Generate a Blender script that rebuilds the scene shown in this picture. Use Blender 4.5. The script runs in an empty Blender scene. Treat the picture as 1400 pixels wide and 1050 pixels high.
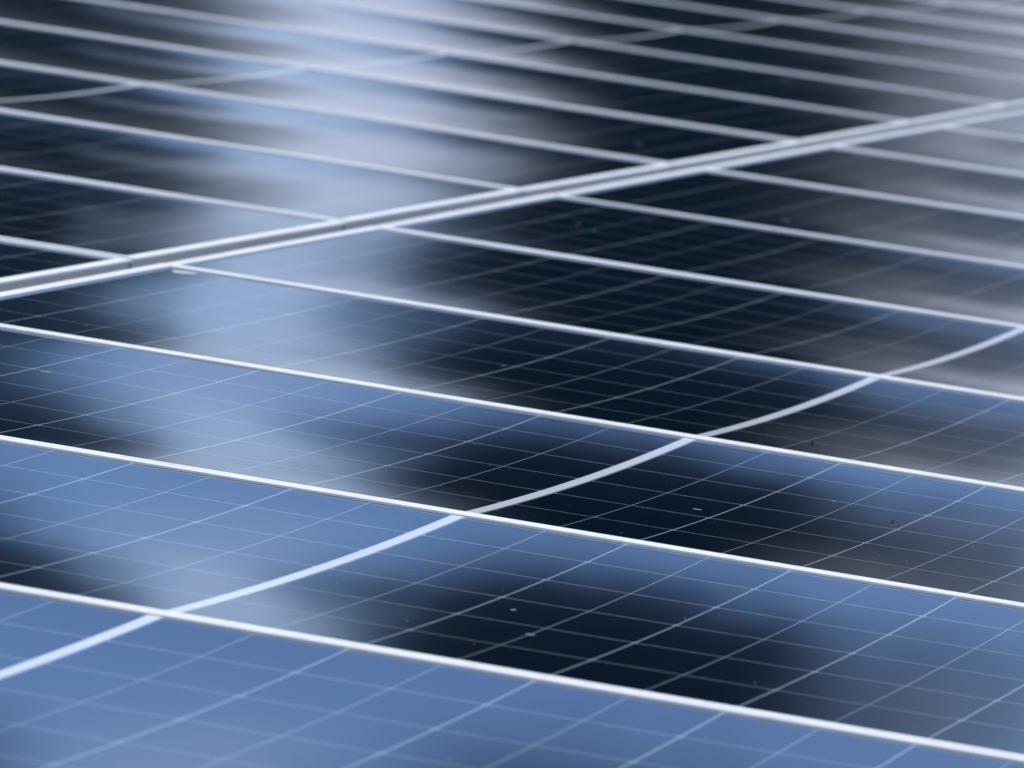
import bpy, bmesh, math, random
from mathutils import Vector, Matrix

random.seed(11)
sc = bpy.context.scene
col = sc.collection
R = math.radians

# ---------------------------------------------------------------- constants (metres)
PITCH = 1.05          # panel pitch across the rows
PW, PL = 1.042, 1.918   # panel width and length
TOP = 0.035           # height of the frame's top face above the ground
LIP = 0.0022          # frame stands this much proud of the glass
FL_LONG, FL_END = 0.0145, 0.018           # flange width seen from above
CELL_V, CELL_U = 0.1685, 0.0845
STRIP = 0.0072        # half width of the white strip between the cell halves
SAG = 0.0060
NEAR_U = 0.9515        # centre line of the near row
FAR_U = -1.0050       # centre line of the far row

CAM = Vector((2.78362179, -6.42620585, 0.92452263 + TOP))
RX = Vector((0.9604038795617394, 0.24513926980197293, 0.13240516048748044))
RY = Vector((0.15301529136289788, -0.06694615983725893, -0.9859536156899938))
RZ = Vector((-0.2328319323715873, 0.9671736917865373, -0.1018054084227007))
FWD = Vector((RZ.x, RZ.y, 0)).normalized()
SIDE = Vector((FWD.y, -FWD.x, 0))


# ---------------------------------------------------------------- helpers
def tag(o, label=None, cat=None, group=None, kind=None):
    if label: o['label'] = label
    if cat: o['category'] = cat
    if group: o['group'] = group
    if kind: o['kind'] = kind
    return o


def link(name, me, mat, parent=None):
    if mat is not None:
        me.materials.clear(); me.materials.append(mat)
    o = bpy.data.objects.new(name, me)
    col.objects.link(o)
    if parent: o.parent = parent
    return o


def empty(name, loc):
    o = bpy.data.objects.new(name, None)
    o.empty_display_size = 0.1
    o.location = loc
    col.objects.link(o)
    return o


def mesh(name, verts, faces, smooth=False):
    me = bpy.data.meshes.new(name)
    me.from_pydata(verts, [], faces)
    me.validate(); me.update()
    bm = bmesh.new(); bm.from_mesh(me)
    bmesh.ops.recalc_face_normals(bm, faces=bm.faces)
    bm.to_mesh(me); bm.free()
    if smooth:
        for p in me.polygons: p.use_smooth = True
    return me


class N:
    """tiny node-tree writer"""
    def __init__(s, nt): s.nt = nt
    def n(s, t, **k):
        x = s.nt.nodes.new(t)
        for a, b in k.items(): setattr(x, a, b)
        return x
    def set(s, sock, v):
        if hasattr(v, 'is_linked') or isinstance(v, bpy.types.NodeSocket): s.nt.links.new(v, sock)
        else: sock.default_value = v
    def m(s, op, a, b=None, c=None, clamp=False):
        x = s.n('ShaderNodeMath', operation=op); x.use_clamp = clamp
        s.set(x.inputs[0], a)
        if b is not None: s.set(x.inputs[1], b)
        if c is not None: s.set(x.inputs[2], c)
        return x.outputs[0]
    def mix(s, f, a, b):
        x = s.n('ShaderNodeMix', data_type='RGBA')
        s.set(x.inputs[0], f); s.set(x.inputs[6], a); s.set(x.inputs[7], b)
        return x.outputs[2]
    def ramp(s, f, stops):
        x = s.n('ShaderNodeValToRGB'); e = x.color_ramp.elements
        while len(e) < len(stops): e.new(0.5)
        for q, (p, c) in zip(e, stops):
            q.position = p; q.color = c if len(c) == 4 else (*c, 1)
        s.set(x.inputs[0], f)
        return x.outputs[0]
    def noise(s, vec, scale, detail=3, rough=0.5, dim='3D'):
        x = s.n('ShaderNodeTexNoise', noise_dimensions=dim)
        s.nt.links.new(vec, x.inputs['Vector'])
        x.inputs['Scale'].default_value = scale
        x.inputs['Detail'].default_value = detail
        x.inputs['Roughness'].default_value = rough
        return x.outputs[0]


def material(name):
    m = bpy.data.materials.new(name); m.use_nodes = True
    nt = m.node_tree; nt.nodes.clear()
    h = N(nt)
    out = h.n('ShaderNodeOutputMaterial'); b = h.n('ShaderNodeBsdfPrincipled')
    nt.links.new(b.outputs[0], out.inputs[0])
    return m, h, b


# ---------------------------------------------------------------- materials
def dust_mask(h, co, salt):
    """a thin film of dust and a scatter of small dried spots"""
    mp = h.n('ShaderNodeVectorMath', operation='ADD'); h.nt.links.new(co, mp.inputs[0])
    cmb = h.n('ShaderNodeCombineXYZ'); 
    h.set(cmb.inputs[0], h.m('MULTIPLY', salt, 37.0)); h.set(cmb.inputs[1], h.m('MULTIPLY', salt, 91.0))
    h.nt.links.new(cmb.outputs[0], mp.inputs[1])
    vec = mp.outputs[0]
    v = h.n('ShaderNodeTexVoronoi', feature='F1'); v.inputs['Scale'].default_value = 9.0
    h.nt.links.new(vec, v.inputs['Vector'])
    spot = h.m('LESS_THAN', v.outputs['Distance'], h.m('MULTIPLY', h.m('POWER', h.m('FRACT', h.m('MULTIPLY', v.outputs['Position'] if False else v.outputs['Color'], 7.3)), 6.0), 0.075))
    v2 = h.n('ShaderNodeTexVoronoi', feature='F1'); v2.inputs['Scale'].default_value = 60.0
    h.nt.links.new(vec, v2.inputs['Vector'])
    fine = h.m('LESS_THAN', v2.outputs['Distance'], h.m('MULTIPLY', h.m('POWER', v2.outputs['Color'], 8.0), 0.16))
    v3 = h.n('ShaderNodeTexVoronoi', feature='F1'); v3.inputs['Scale'].default_value = 170.0
    h.nt.links.new(vec, v3.inputs['Vector'])
    tiny = h.m('LESS_THAN', v3.outputs['Distance'], h.m('MULTIPLY', h.m('POWER', v3.outputs['Color'], 5.0), 0.22))
    fine = h.m('MAXIMUM', fine, h.m('MULTIPLY', tiny, h.m('MULTIPLY', h.noise(vec, 7.0, 3, 0.6), 0.8)))
    film = h.noise(vec, 2.2, 5, 0.6)
    film = h.m('MULTIPLY', h.m('SUBTRACT', film, 0.4, clamp=True), 0.03)
    return vec, spot, fine, film


def glass_material():
    m, h, b = material('solar_glass_over_cells')
    tc = h.n('ShaderNodeTexCoord'); co = tc.outputs['Object']
    sep = h.n('ShaderNodeSeparateXYZ'); h.nt.links.new(co, sep.inputs[0])
    oi = h.n('ShaderNodeObjectInfo'); rnd = oi.outputs['Random']
    ax = h.m('SUBTRACT', h.m('ABSOLUTE', sep.outputs[0]), STRIP)
    cu = h.m('DIVIDE', ax, CELL_U)
    cv = h.m('ADD', h.m('DIVIDE', sep.outputs[1], CELL_V), 3.0)
    ku = h.m('ROUND', cu); kv = h.m('ROUND', cv)
    du = h.m('MULTIPLY', h.m('ABSOLUTE', h.m('SUBTRACT', cu, ku)), CELL_U)
    dv = h.m('MULTIPLY', h.m('ABSOLUTE', h.m('SUBTRACT', cv, kv)), CELL_V)
    odd = h.m('MODULO', ku, 2.0)
    wu = h.m('MULTIPLY_ADD', odd, -0.00045, 0.00095)
    lu = h.m('LESS_THAN', du, wu)
    lv = h.m('LESS_THAN', dv, 0.0011)
    # clipped corners of the pseudo-square cells: only on every second line
    cor = h.m('LESS_THAN', h.m('ADD', du, dv), h.m('MULTIPLY_ADD', odd, -0.0035, 0.0052))
    margin = h.m('GREATER_THAN', h.m('ABSOLUTE', sep.outputs[1]), CELL_V * 3 - 0.0005)
    marginu = h.m('GREATER_THAN', ax, CELL_U * 11 - 0.0005)
    gap = h.m('MAXIMUM', h.m('MAXIMUM', lu, lv), h.m('MAXIMUM', cor, h.m('MAXIMUM', margin, marginu)))
    # hair-thin silver busbars running along the panel
    bb = h.m('MULTIPLY', h.m('FRACT', cv), 9.0)
    bd = h.m('ABSOLUTE', h.m('SUBTRACT', h.m('FRACT', bb), 0.5))
    bus = h.m('MULTIPLY', h.m('LESS_THAN', bd, 0.018), 0.2)
    # each cell a slightly different navy
    cell = h.n('ShaderNodeCombineXYZ')
    h.set(cell.inputs[0], h.m('FLOOR', cu)); h.set(cell.inputs[1], h.m('FLOOR', cv)); h.set(cell.inputs[2], h.m('MULTIPLY_ADD', rnd, 50.0, h.m('SIGN', sep.outputs[0])))
    wn = h.n('ShaderNodeTexWhiteNoise'); h.nt.links.new(cell.outputs[0], wn.inputs[0])
    base = h.mix(wn.outputs[0], (0.0008, 0.0022, 0.0070, 1), (0.0015, 0.0036, 0.010, 1))
    base = h.mix(bus, base, (0.10, 0.11, 0.13, 1))
    base = h.mix(h.m('MULTIPLY', gap, 0.68), base, (0.46, 0.54, 0.64, 1))
    vec, spot, fine, film = dust_mask(h, co, rnd)
    base = h.mix(film, base, (0.34, 0.34, 0.33, 1))
    base = h.mix(h.m('MULTIPLY', spot, 0.35), base, (0.42, 0.42, 0.40, 1))
    base = h.mix(h.m('MULTIPLY', fine, 0.30), base, (0.38, 0.38, 0.37, 1))
    h.set(b.inputs['Base Color'], base)
    rough = h.m('ADD', h.m('MULTIPLY_ADD', h.noise(vec, 6.0, 4, 0.6), 0.015, 0.055), h.m('MULTIPLY', h.m('MAXIMUM', spot, fine), 0.35))
    h.set(b.inputs['Roughness'], rough)
    b.inputs['IOR'].default_value = 1.5
    bp = h.n('ShaderNodeBump'); bp.inputs['Strength'].default_value = 0.02; bp.inputs['Distance'].default_value = 0.002
    h.set(bp.inputs['Height'], h.noise(vec, 5.0, 2, 0.5))
    h.nt.links.new(bp.outputs[0], b.inputs['Normal'])
    return m


def strip_material():
    m, h, b = material('white_strip_under_glass')
    tc = h.n('ShaderNodeTexCoord'); co = tc.outputs['Object']
    oi = h.n('ShaderNodeObjectInfo')
    vec, spot, fine, film = dust_mask(h, co, oi.outputs['Random'])
    n = h.noise(vec, 14.0, 4, 0.6)
    base = h.mix(n, (0.74, 0.78, 0.82, 1), (0.82, 0.85, 0.88, 1))
    base = h.mix(h.m('MULTIPLY', fine, 0.4), base, (0.4, 0.4, 0.38, 1))
    h.set(b.inputs['Base Color'], base)
    b.inputs['Roughness'].default_value = 0.12
    b.inputs['IOR'].default_value = 1.5
    return m


def frame_material():
    m, h, b = material('anodised_aluminium')
    tc = h.n('ShaderNodeTexCoord'); co = tc.outputs['Object']
    oi = h.n('ShaderNodeObjectInfo')
    st = h.n('ShaderNodeMapping'); h.nt.links.new(co, st.inputs[0]); st.inputs['Scale'].default_value = (3, 3, 60)
    n = h.noise(co, 9.0, 5, 0.65); n2 = h.noise(st.outputs[0], 30.0, 3, 0.6)
    f = h.m('MULTIPLY_ADD', n2, 0.4, h.m('MULTIPLY', n, 0.6))
    base = h.ramp(f, [(0.25, (0.60, 0.605, 0.58)), (0.5, (0.85, 0.86, 0.825)), (0.75, (0.90, 0.91, 0.88))])
    h.set(b.inputs['Base Color'], base)
    b.inputs['Metallic'].default_value = 0.0
    h.set(b.inputs['Roughness'], h.m('MULTIPLY_ADD', n, 0.18, 0.34))
    return m


def ground_material():
    m, h, b = material('pale_gravel_ground')
    g = h.n('ShaderNodeNewGeometry')
    n = h.noise(g.outputs['Position'], 45.0, 6, 0.7); n2 = h.noise(g.outputs['Position'], 0.25, 4, 0.6)
    base = h.mix(n, (0.06, 0.056, 0.05, 1), (0.15, 0.145, 0.135, 1))
    base = h.mix(h.m('MULTIPLY', n2, 0.5), base, (0.13, 0.14, 0.09, 1))
    h.set(b.inputs['Base Color'], base); b.inputs['Roughness'].default_value = 0.9
    bp = h.n('ShaderNodeBump'); bp.inputs['Strength'].default_value = 0.5; bp.inputs['Distance'].default_value = 0.01
    h.set(bp.inputs['Height'], n); h.nt.links.new(bp.outputs[0], b.inputs['Normal'])
    return m


def plain(name, c, rough=0.6):
    m, h, b = material(name)
    tc = h.n('ShaderNodeTexCoord')
    n = h.noise(tc.outputs['Object'], 120.0, 4, 0.6)
    h.set(b.inputs['Base Color'], h.mix(n, (c[0] * .8, c[1] * .8, c[2] * .8, 1), (*c, 1)))
    b.inputs['Roughness'].default_value = rough
    return m


M_GLASS = glass_material(); M_STRIP = strip_material(); M_FRAME = frame_material()
M_SIDE = plain('shaded_frame_side', (0.60, 0.61, 0.62), 0.6); M_GROUND = ground_material()  # frame sides: same aluminium, shade of the gap painted in as darker grey


# ---------------------------------------------------------------- panel meshes (local origin: panel centre, z=0 on the ground)
def sag(x, y):
    a = max(0.0, 1 - (2 * x / (PL - 2 * FL_END)) ** 2)
    b = max(0.0, 1 - (2 * y / (PW - 2 * FL_LONG)) ** 2)
    return -SAG * a ** 1.1 * b


def glass_mesh():
    nx, ny = 56, 44
    hx, hy = PL / 2 - FL_END + 0.004, PW / 2 - FL_LONG + 0.004
    v, f = [], []
    for j in range(ny + 1):
        for i in range(nx + 1):
            x = -hx + 2 * hx * i / nx; y = -hy + 2 * hy * j / ny
            v.append((x, y, TOP - LIP + sag(x, y)))
    for j in range(ny):
        for i in range(nx):
            a = j * (nx + 1) + i
            f.append((a, a + 1, a + nx + 2, a + nx + 1))
    # underside and rim so that the laminate is a real 4 mm sheet
    n0 = len(v)
    for j in range(ny + 1):
        for i in range(nx + 1):
            x, y, z = v[j * (nx + 1) + i]; v.append((x, y, z - 0.004))
    for j in range(ny):
        for i in range(nx):
            a = n0 + j * (nx + 1) + i
            f.append((a, a + nx + 1, a + nx + 2, a + 1))
    ring = [i for i in range(nx)] + [nx + j * (nx + 1) for j in range(ny)] + \
           [ny * (nx + 1) + nx - i for i in range(nx)] + [(ny - j) * (nx + 1) for j in range(ny)]
    for k in range(len(ring)):
        a, b = ring[k], ring[(k + 1) % len(ring)]
        q = len(v); v += [v[a], v[n0 + a], v[n0 + b], v[b]]      # own corners: the rim must not bend the face's shading
        f.append((q, q + 1, q + 2, q + 3))
    return mesh('solar_laminate', v, f, True)


def strip_mesh():
    ny = 60; hy = PW / 2 - FL_LONG - 0.001
    v, f = [], []
    for j in range(ny + 1):
        y = -hy + 2 * hy * j / ny
        for x in (-STRIP + 0.0006, 0, STRIP - 0.0006):
            v.append((x, y, TOP - LIP + sag(x, y) + 0.0003))
    for j in range(ny):
        for i in range(2):
            a = j * 3 + i; f.append((a, a + 1, a + 4, a + 3))
    return mesh('centre_strip', v, f, True)


# frame profile: (distance in from the outer face, height)
def profile(FLW):
    return [(0.0, 0.0005), (0.0, 0.0170), (0.0006, 0.0176), (0.0056, 0.0186), (0.0060, 0.0192), (0.0060, 0.0308),
           (0.0054, 0.0314), (0.0005, 0.0318), (0.0, 0.0323), (0.0, TOP - 0.0008), (0.0003, TOP - 0.0002), (0.0010, TOP), (FLW - 0.0008, TOP),
           (FLW - 0.0002, TOP - 0.0003), (FLW, TOP - 0.0009), (FLW, TOP - LIP - 0.0010), (0.0120, TOP - LIP - 0.0010 - 0.0048),
           (0.0120, 0.0035), (0.026, 0.0035), (0.026, 0.0005)]


def bar_mesh(name, P0, P1, n, flange):
    PROFILE = profile(flange)
    P0, P1, n = Vector(P0), Vector(P1), Vector(n)
    t = (P1 - P0).normalized()
    v = []
    for s in (0, 1):
        for d, z in PROFILE:
            g = 0.00015
            p = (P0 + t * (d + g) if s == 0 else P1 - t * (d + g)) + n * d
            v.append((p.x, p.y, z))
    k = len(PROFILE); f = []
    for i in range(k):
        a, b = i, (i + 1) % k
        f.append((a, b, k + b, k + a))
    f.append(tuple(range(k))); f.append(tuple(range(2 * k - 1, k - 1, -1)))
    me = mesh(name, v, f)
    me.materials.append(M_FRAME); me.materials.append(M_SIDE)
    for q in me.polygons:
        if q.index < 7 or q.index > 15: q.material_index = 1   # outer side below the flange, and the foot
    return me


hx, hy = PL / 2, PW / 2
BARS = [('long_frame_bar', bar_mesh('long_frame_bar', (-hx, -hy, 0), (hx, -hy, 0), (0, 1, 0), FL_LONG)),
        ('long_frame_bar', bar_mesh('long_frame_bar', (hx, hy, 0), (-hx, hy, 0), (0, -1, 0), FL_LONG)),
        ('end_frame_bar', bar_mesh('end_frame_bar', (hx, -hy, 0), (hx, hy, 0), (-1, 0, 0), FL_END)),
        ('end_frame_bar', bar_mesh('end_frame_bar', (-hx, hy, 0), (-hx, -hy, 0), (1, 0, 0), FL_END))]
G_ME, S_ME = glass_mesh(), strip_mesh()


def make_panel():
    root = empty('solar_panel', (0, 0, 0))
    link('glass_face', G_ME, M_GLASS, root)
    link('centre_strip', S_ME, M_STRIP, root)
    for nm, me in BARS: link(nm, me, None, root)
    return root


def copy_tree(o, parent=None):
    c = o.copy(); col.objects.link(c)
    if parent: c.parent = parent
    for ch in o.children: copy_tree(ch, c)
    return c


ORD = ['first', 'second', 'third', 'fourth', 'fifth', 'sixth', 'seventh', 'eighth', 'ninth', 'tenth', 'eleventh', 'twelfth', 'thirteenth']
NEAR = {-1: 'blue solar panel cut by the bottom edge, closest of all to the camera',
        0: 'solar panel second up from the bottom edge, blue at its back, black at its front',
        1: 'sharply focused solar panel third from the bottom, black pool in its middle',
        2: 'solar panel fourth from the bottom, its far corner touching the gap, small white patch there',
        3: 'near-row solar panel fifth from the bottom, pale reflection left and grey right',
        4: 'near-row solar panel sixth from the bottom, black in the middle, hazy at right',
        5: 'near-row solar panel seventh from the bottom, black left end at the gap',
        6: 'near-row solar panel eighth from the bottom, dark corner then grey haze',
        7: 'near-row solar panel ninth from the bottom, pale grey sliver at the right edge',
        8: 'near-row solar panel farthest away, tiny pale wedge at the right edge'}
proto = make_panel()
used = [False]


def place(u, j, label, group):
    o = proto if not used[0] else copy_tree(proto)
    used[0] = True
    rr = random.Random(j * 17 + (3 if u < 0 else 0))
    o.location = (u + rr.uniform(-.0008, .0008), (j + 0.5) * PITCH, 0)
    o.rotation_euler = (R(rr.uniform(-.09, .09)), R(rr.uniform(-.03, .03)), 0)
    o.location.z = 0.0008
    tag(o, label, 'solar panel', group)
    return o


for j, lab in NEAR.items():
    place(NEAR_U, j, lab, 'solar panels in the near row')
FAR0, FAR1 = 2, 13
for j in range(FAR0, FAR1 + 1):
    k = j - FAR0
    if k == 0: lab = 'closest solar panel beyond the metal gap, dark wedge at the left edge'
    elif j == FAR1: lab = 'most distant blurred solar panel in the far row, top right corner'
    else: lab = 'blurred solar panel in the far row, %s one beyond the metal gap from the left' % ORD[k]
    place(FAR_U, j, lab, 'solar panels in the far row')


# ---------------------------------------------------------------- small things lying on the glass
def px_point(x, y, z=0.0):
    """where the sight line of a spot in the photograph meets the panels"""
    d = RX * ((x - 700) / 10497.03) + RY * ((y - 525) / 10497.03) + RZ
    t = (TOP + z - CAM.z) / d.z
    return CAM + d * t


def lump(name, sx, sy, sz, seed, mat):
    bm = bmesh.new(); bmesh.ops.create_icosphere(bm, subdivisions=3, radius=1.0)
    rr = random.Random(seed); off = Vector((rr.random() * 9, rr.random() * 9, rr.random() * 9))
    from mathutils import noise
    for v in bm.verts:
        k = 1 + 0.45 * noise.noise(v.co * 1.4 + off)
        v.co = Vector((v.co.x * sx * k, v.co.y * sy * k, (v.co.z + 0.9) * sz * k))
    me = bpy.data.meshes.new(name); bm.to_mesh(me); bm.free()
    for p in me.polygons: p.use_smooth = True
    return link(name, me, mat)


M_DIRT = plain('dark_dirt', (0.012, 0.011, 0.012), 0.8)
M_DROP = plain('white_dropping', (0.20, 0.20, 0.20), 0.7)
ZG = -LIP - SAG * 0.5
p = px_point(1110, 607, ZG - 0.0005); o = lump('dirt_crumb', .0013, .0013, .0024, 3, M_DIRT); o.location = p
tag(o, 'tiny upright dark crumb right of the white strip, upper of the two', 'dirt', 'dirt crumbs on the glass')
p = px_point(1220, 713, ZG - 0.001); o = lump('dirt_crumb', .0013, .0024, .0009, 5, M_DIRT); o.location = p
tag(o, 'tiny faint dark crumb on the glass near the right edge, lower of the two', 'dirt', 'dirt crumbs on the glass')
p = px_point(252, 373.5, -LIP + 0.0008); o = lump('white_patch', .008, .018, .0008, 8, plain('patch_white', (0.9, 0.91, 0.92), 0.5)); o.location = p
o.rotation_euler.z = R(-60)  # flat near-white oval lump beside the frame corner
tag(o, 'small white patch on the glass at the corner below the gap', 'dropping')
p = px_point(702, 834, ZG - 0.002); o = lump('bird_dropping', .0024, .006, .0002, 9, M_DROP); o.location = p
tag(o, 'faint pale dried speck on the black part of the second panel', 'dropping')

# ---------------------------------------------------------------- ground
v = [(-600, -600, 0), (600, -600, 0), (600, 600, 0), (-600, 600, 0)]
g = link('ground', mesh('ground', v, [(0, 1, 2, 3)]), M_GROUND)
tag(g, kind='structure')


# ---------------------------------------------------------------- light: sky and sun
SUN_EL, SUN_AZ = 48.0, None
sun_dir = (FWD * 0.32 - SIDE * 1.0); sun_dir.normalize()
sd = Vector((sun_dir.x * math.cos(R(SUN_EL)), sun_dir.y * math.cos(R(SUN_EL)), math.sin(R(SUN_EL))))
w = bpy.data.worlds.new('World'); sc.world = w; w.use_nodes = True
nt = w.node_tree; nt.nodes.clear(); h = N(nt)
out = h.n('ShaderNodeOutputWorld'); bg = h.n('ShaderNodeBackground')
sky = h.n('ShaderNodeTexSky', sky_type='NISHITA')
sky.sun_disc = False
sky.sun_elevation = R(SUN_EL)
sky.sun_rotation = math.atan2(sd.x, sd.y)
sky.dust_density = 0.0
sky.ozone_density = 4.0
sky.air_density = 1.0
tint = h.n('ShaderNodeMix', data_type='RGBA', blend_type='MULTIPLY')
tint.inputs[0].default_value = 1.0
tint.inputs[7].default_value = (0.94, 1.08, 1.49, 1)
nt.links.new(sky.outputs[0], tint.inputs[6])
tc = h.n('ShaderNodeTexCoord'); d = tc.outputs['Generated']
sp = h.n('ShaderNodeSeparateXYZ'); nt.links.new(d, sp.inputs[0])


def dot(v):
    x = h.n('ShaderNodeVectorMath', operation='DOT_PRODUCT'); nt.links.new(d, x.inputs[0]); x.inputs[1].default_value = tuple(v)
    return x.outputs['Value']


def smooth(x, a, b, lo=0.0, hi=1.0):
    m = h.n('ShaderNodeMapRange', interpolation_type='SMOOTHSTEP'); h.set(m.inputs[0], x)
    for q, val in zip((1, 2, 3, 4), (a, b, lo, hi)): m.inputs[q].default_value = val
    return m.outputs[0]


mp = h.n('ShaderNodeMapping'); nt.links.new(d, mp.inputs[0]); mp.inputs['Scale'].default_value = (1, 1, 2.2)
mp.inputs['Location'].default_value = (3.1, 0.4, 0.0)
vec = mp.outputs[0]
n1 = h.noise(vec, 16.0, 3, 0.5); n2 = h.noise(vec, 38.0, 4, 0.55); n3 = h.noise(vec, 22.0, 3, 0.5); n4 = h.noise(vec, 85.0, 4, 0.6)
big = h.noise(vec, 2.2, 5, 0.55)
# azimuth (to the right of the viewing axis) and elevation, both stirred by the cloud noise; degrees
az = h.m('MULTIPLY', dot(SIDE), 57.3); el = h.m('MULTIPLY', sp.outputs[2], 57.3)
azw = h.m('ADD', az, h.m('ADD', h.m('MULTIPLY_ADD', n1, 2.2, -1.1), h.m('ADD', h.m('MULTIPLY_ADD', n2, 1.5, -0.75), h.m('MULTIPLY_ADD', n4, 1.0, -0.5))))
elw = h.m('ADD', el, h.m('ADD', h.m('MULTIPLY_ADD', n3, 2.0, -1.0), h.m('ADD', h.m('MULTIPLY_ADD', n2, 1.2, -0.6), h.m('MULTIPLY_ADD', n4, 0.9, -0.45))))
front = smooth(dot(FWD), 0.0, 0.5)


def cloud(a0, wa, e0, we, k, inner=0.45, outer=1.3):
    """a soft-edged bank of cloud: centre and half size in degrees"""
    x = h.m('DIVIDE', h.m('SUBTRACT', azw, a0), wa); y = h.m('DIVIDE', h.m('SUBTRACT', elw, e0), we)
    q = h.m('SQRT', h.m('ADD', h.m('MULTIPLY', x, x), h.m('MULTIPLY', y, y)))
    return smooth(q, inner, outer, k, 0.0)


# blue sky aloft, a pale broken bank of cloud low down
blue = tint.outputs[2]
high = h.m('MULTIPLY', smooth(big, 0.44, 0.66), smooth(el, 14, 30))
col_low = h.ramp(n3, [(0.36, (4.4, 4.5, 6.0)), (0.5, (5.9, 6.3, 8.3)), (0.64, (7.6, 8.3, 10.4))])
pale = smooth(elw, 6.2, 2.4)
s1 = h.mix(pale, blue, col_low)
s1 = h.mix(h.m('MULTIPLY', high, 0.75), s1, (10.0, 10.4, 11.0, 1))
# a bright break in the low bank
mp2 = h.n('ShaderNodeMapping'); nt.links.new(d, mp2.inputs[0]); mp2.inputs['Scale'].default_value = (1, 1, 5.5)
streak = smooth(h.noise(mp2.outputs[0], 19.0, 4, 0.55), 0.34, 0.60, 0.25, 1.0)
mauve = cloud(3.1, 2.0, 3.8, 3.4, 0.85)
s1 = h.mix(mauve, s1, h.mix(smooth(h.noise(mp2.outputs[0], 30.0, 4, 0.55), 0.42, 0.60), (2.0, 2.5, 3.6, 1), (8.2, 8.7, 10.8, 1)))
glow = h.m('MULTIPLY', cloud(-1.9, 1.2, 3.0, 5.6, 0.9, 0.10, 1.3), streak)
s1 = h.mix(glow, s1, (7.4, 9.0, 11.8, 1))
# dark rain clouds hanging in front of it
DARK = [(0.88, 2.15, 6.2, 3.25, 1.0, .5, 1.22), (1.00, 1.35, 2.8, 3.2, 1.0), (2.8, 1.5, 6.1, 2.3, 0.70), (2.35, 0.8, 3.0, 2.6, 0.62), (3.6, 0.9, 4.6, 0.8, 0.4),
        (-3.9, 1.4, 5.3, 3.0, 0.97, .42, 1.28), (-3.8, 1.9, 3.0, 3.0, 0.90), (9.5, 2.6, 5.0, 3.2, 0.95), (-10.0, 2.8, 5.5, 3.4, 0.95), (16.0, 2.2, 4.0, 3.0, 0.9), (-16.5, 2.6, 4.0, 3.0, 0.9)]
clear = None
for args in DARK:
    m1 = h.m('SUBTRACT', 1.0, cloud(*args))
    clear = m1 if clear is None else h.m('MULTIPLY', clear, m1)
dark = h.m('MULTIPLY', h.m('SUBTRACT', 1.0, clear), front)
final = h.mix(dark, s1, (0.02, 0.085, 0.19, 1))
bg.inputs[1].default_value = 0.1
nt.links.new(final, bg.inputs[0])
nt.links.new(bg.outputs[0], out.inputs[0])
L = bpy.data.lights.new('sun', 'SUN'); L.energy = 4.2; L.angle = R(0.6); L.color = (1, 0.965, 0.86)
so = bpy.data.objects.new('sun', L); col.objects.link(so)
so.rotation_euler = sd.to_track_quat('Z', 'Y').to_euler()
so.location = (0, 0, 30)

# ---------------------------------------------------------------- camera
cd = bpy.data.cameras.new('camera'); cam = bpy.data.objects.new('camera', cd); col.objects.link(cam)
cam.matrix_world = Matrix(((RX.x, -RY.x, -RZ.x, CAM.x), (RX.y, -RY.y, -RZ.y, CAM.y), (RX.z, -RY.z, -RZ.z, CAM.z), (0, 0, 0, 1)))
cd.sensor_width = 36; cd.lens = 10497.03 / 1400 * 36
cd.clip_start = 0.1; cd.clip_end = 3000
cd.dof.use_dof = True; cd.dof.focus_distance = 8.0; cd.dof.aperture_fstop = 13.5; cd.dof.aperture_blades = 0
sc.camera = cam

sc.view_settings.view_transform = 'Standard'; sc.view_settings.look = 'None'
sc.view_settings.exposure = 0; sc.view_settings.gamma = 1; sc.view_settings.use_curve_mapping = False
sc.render.engine = 'CYCLES'
sc.cycles.max_bounces = 6
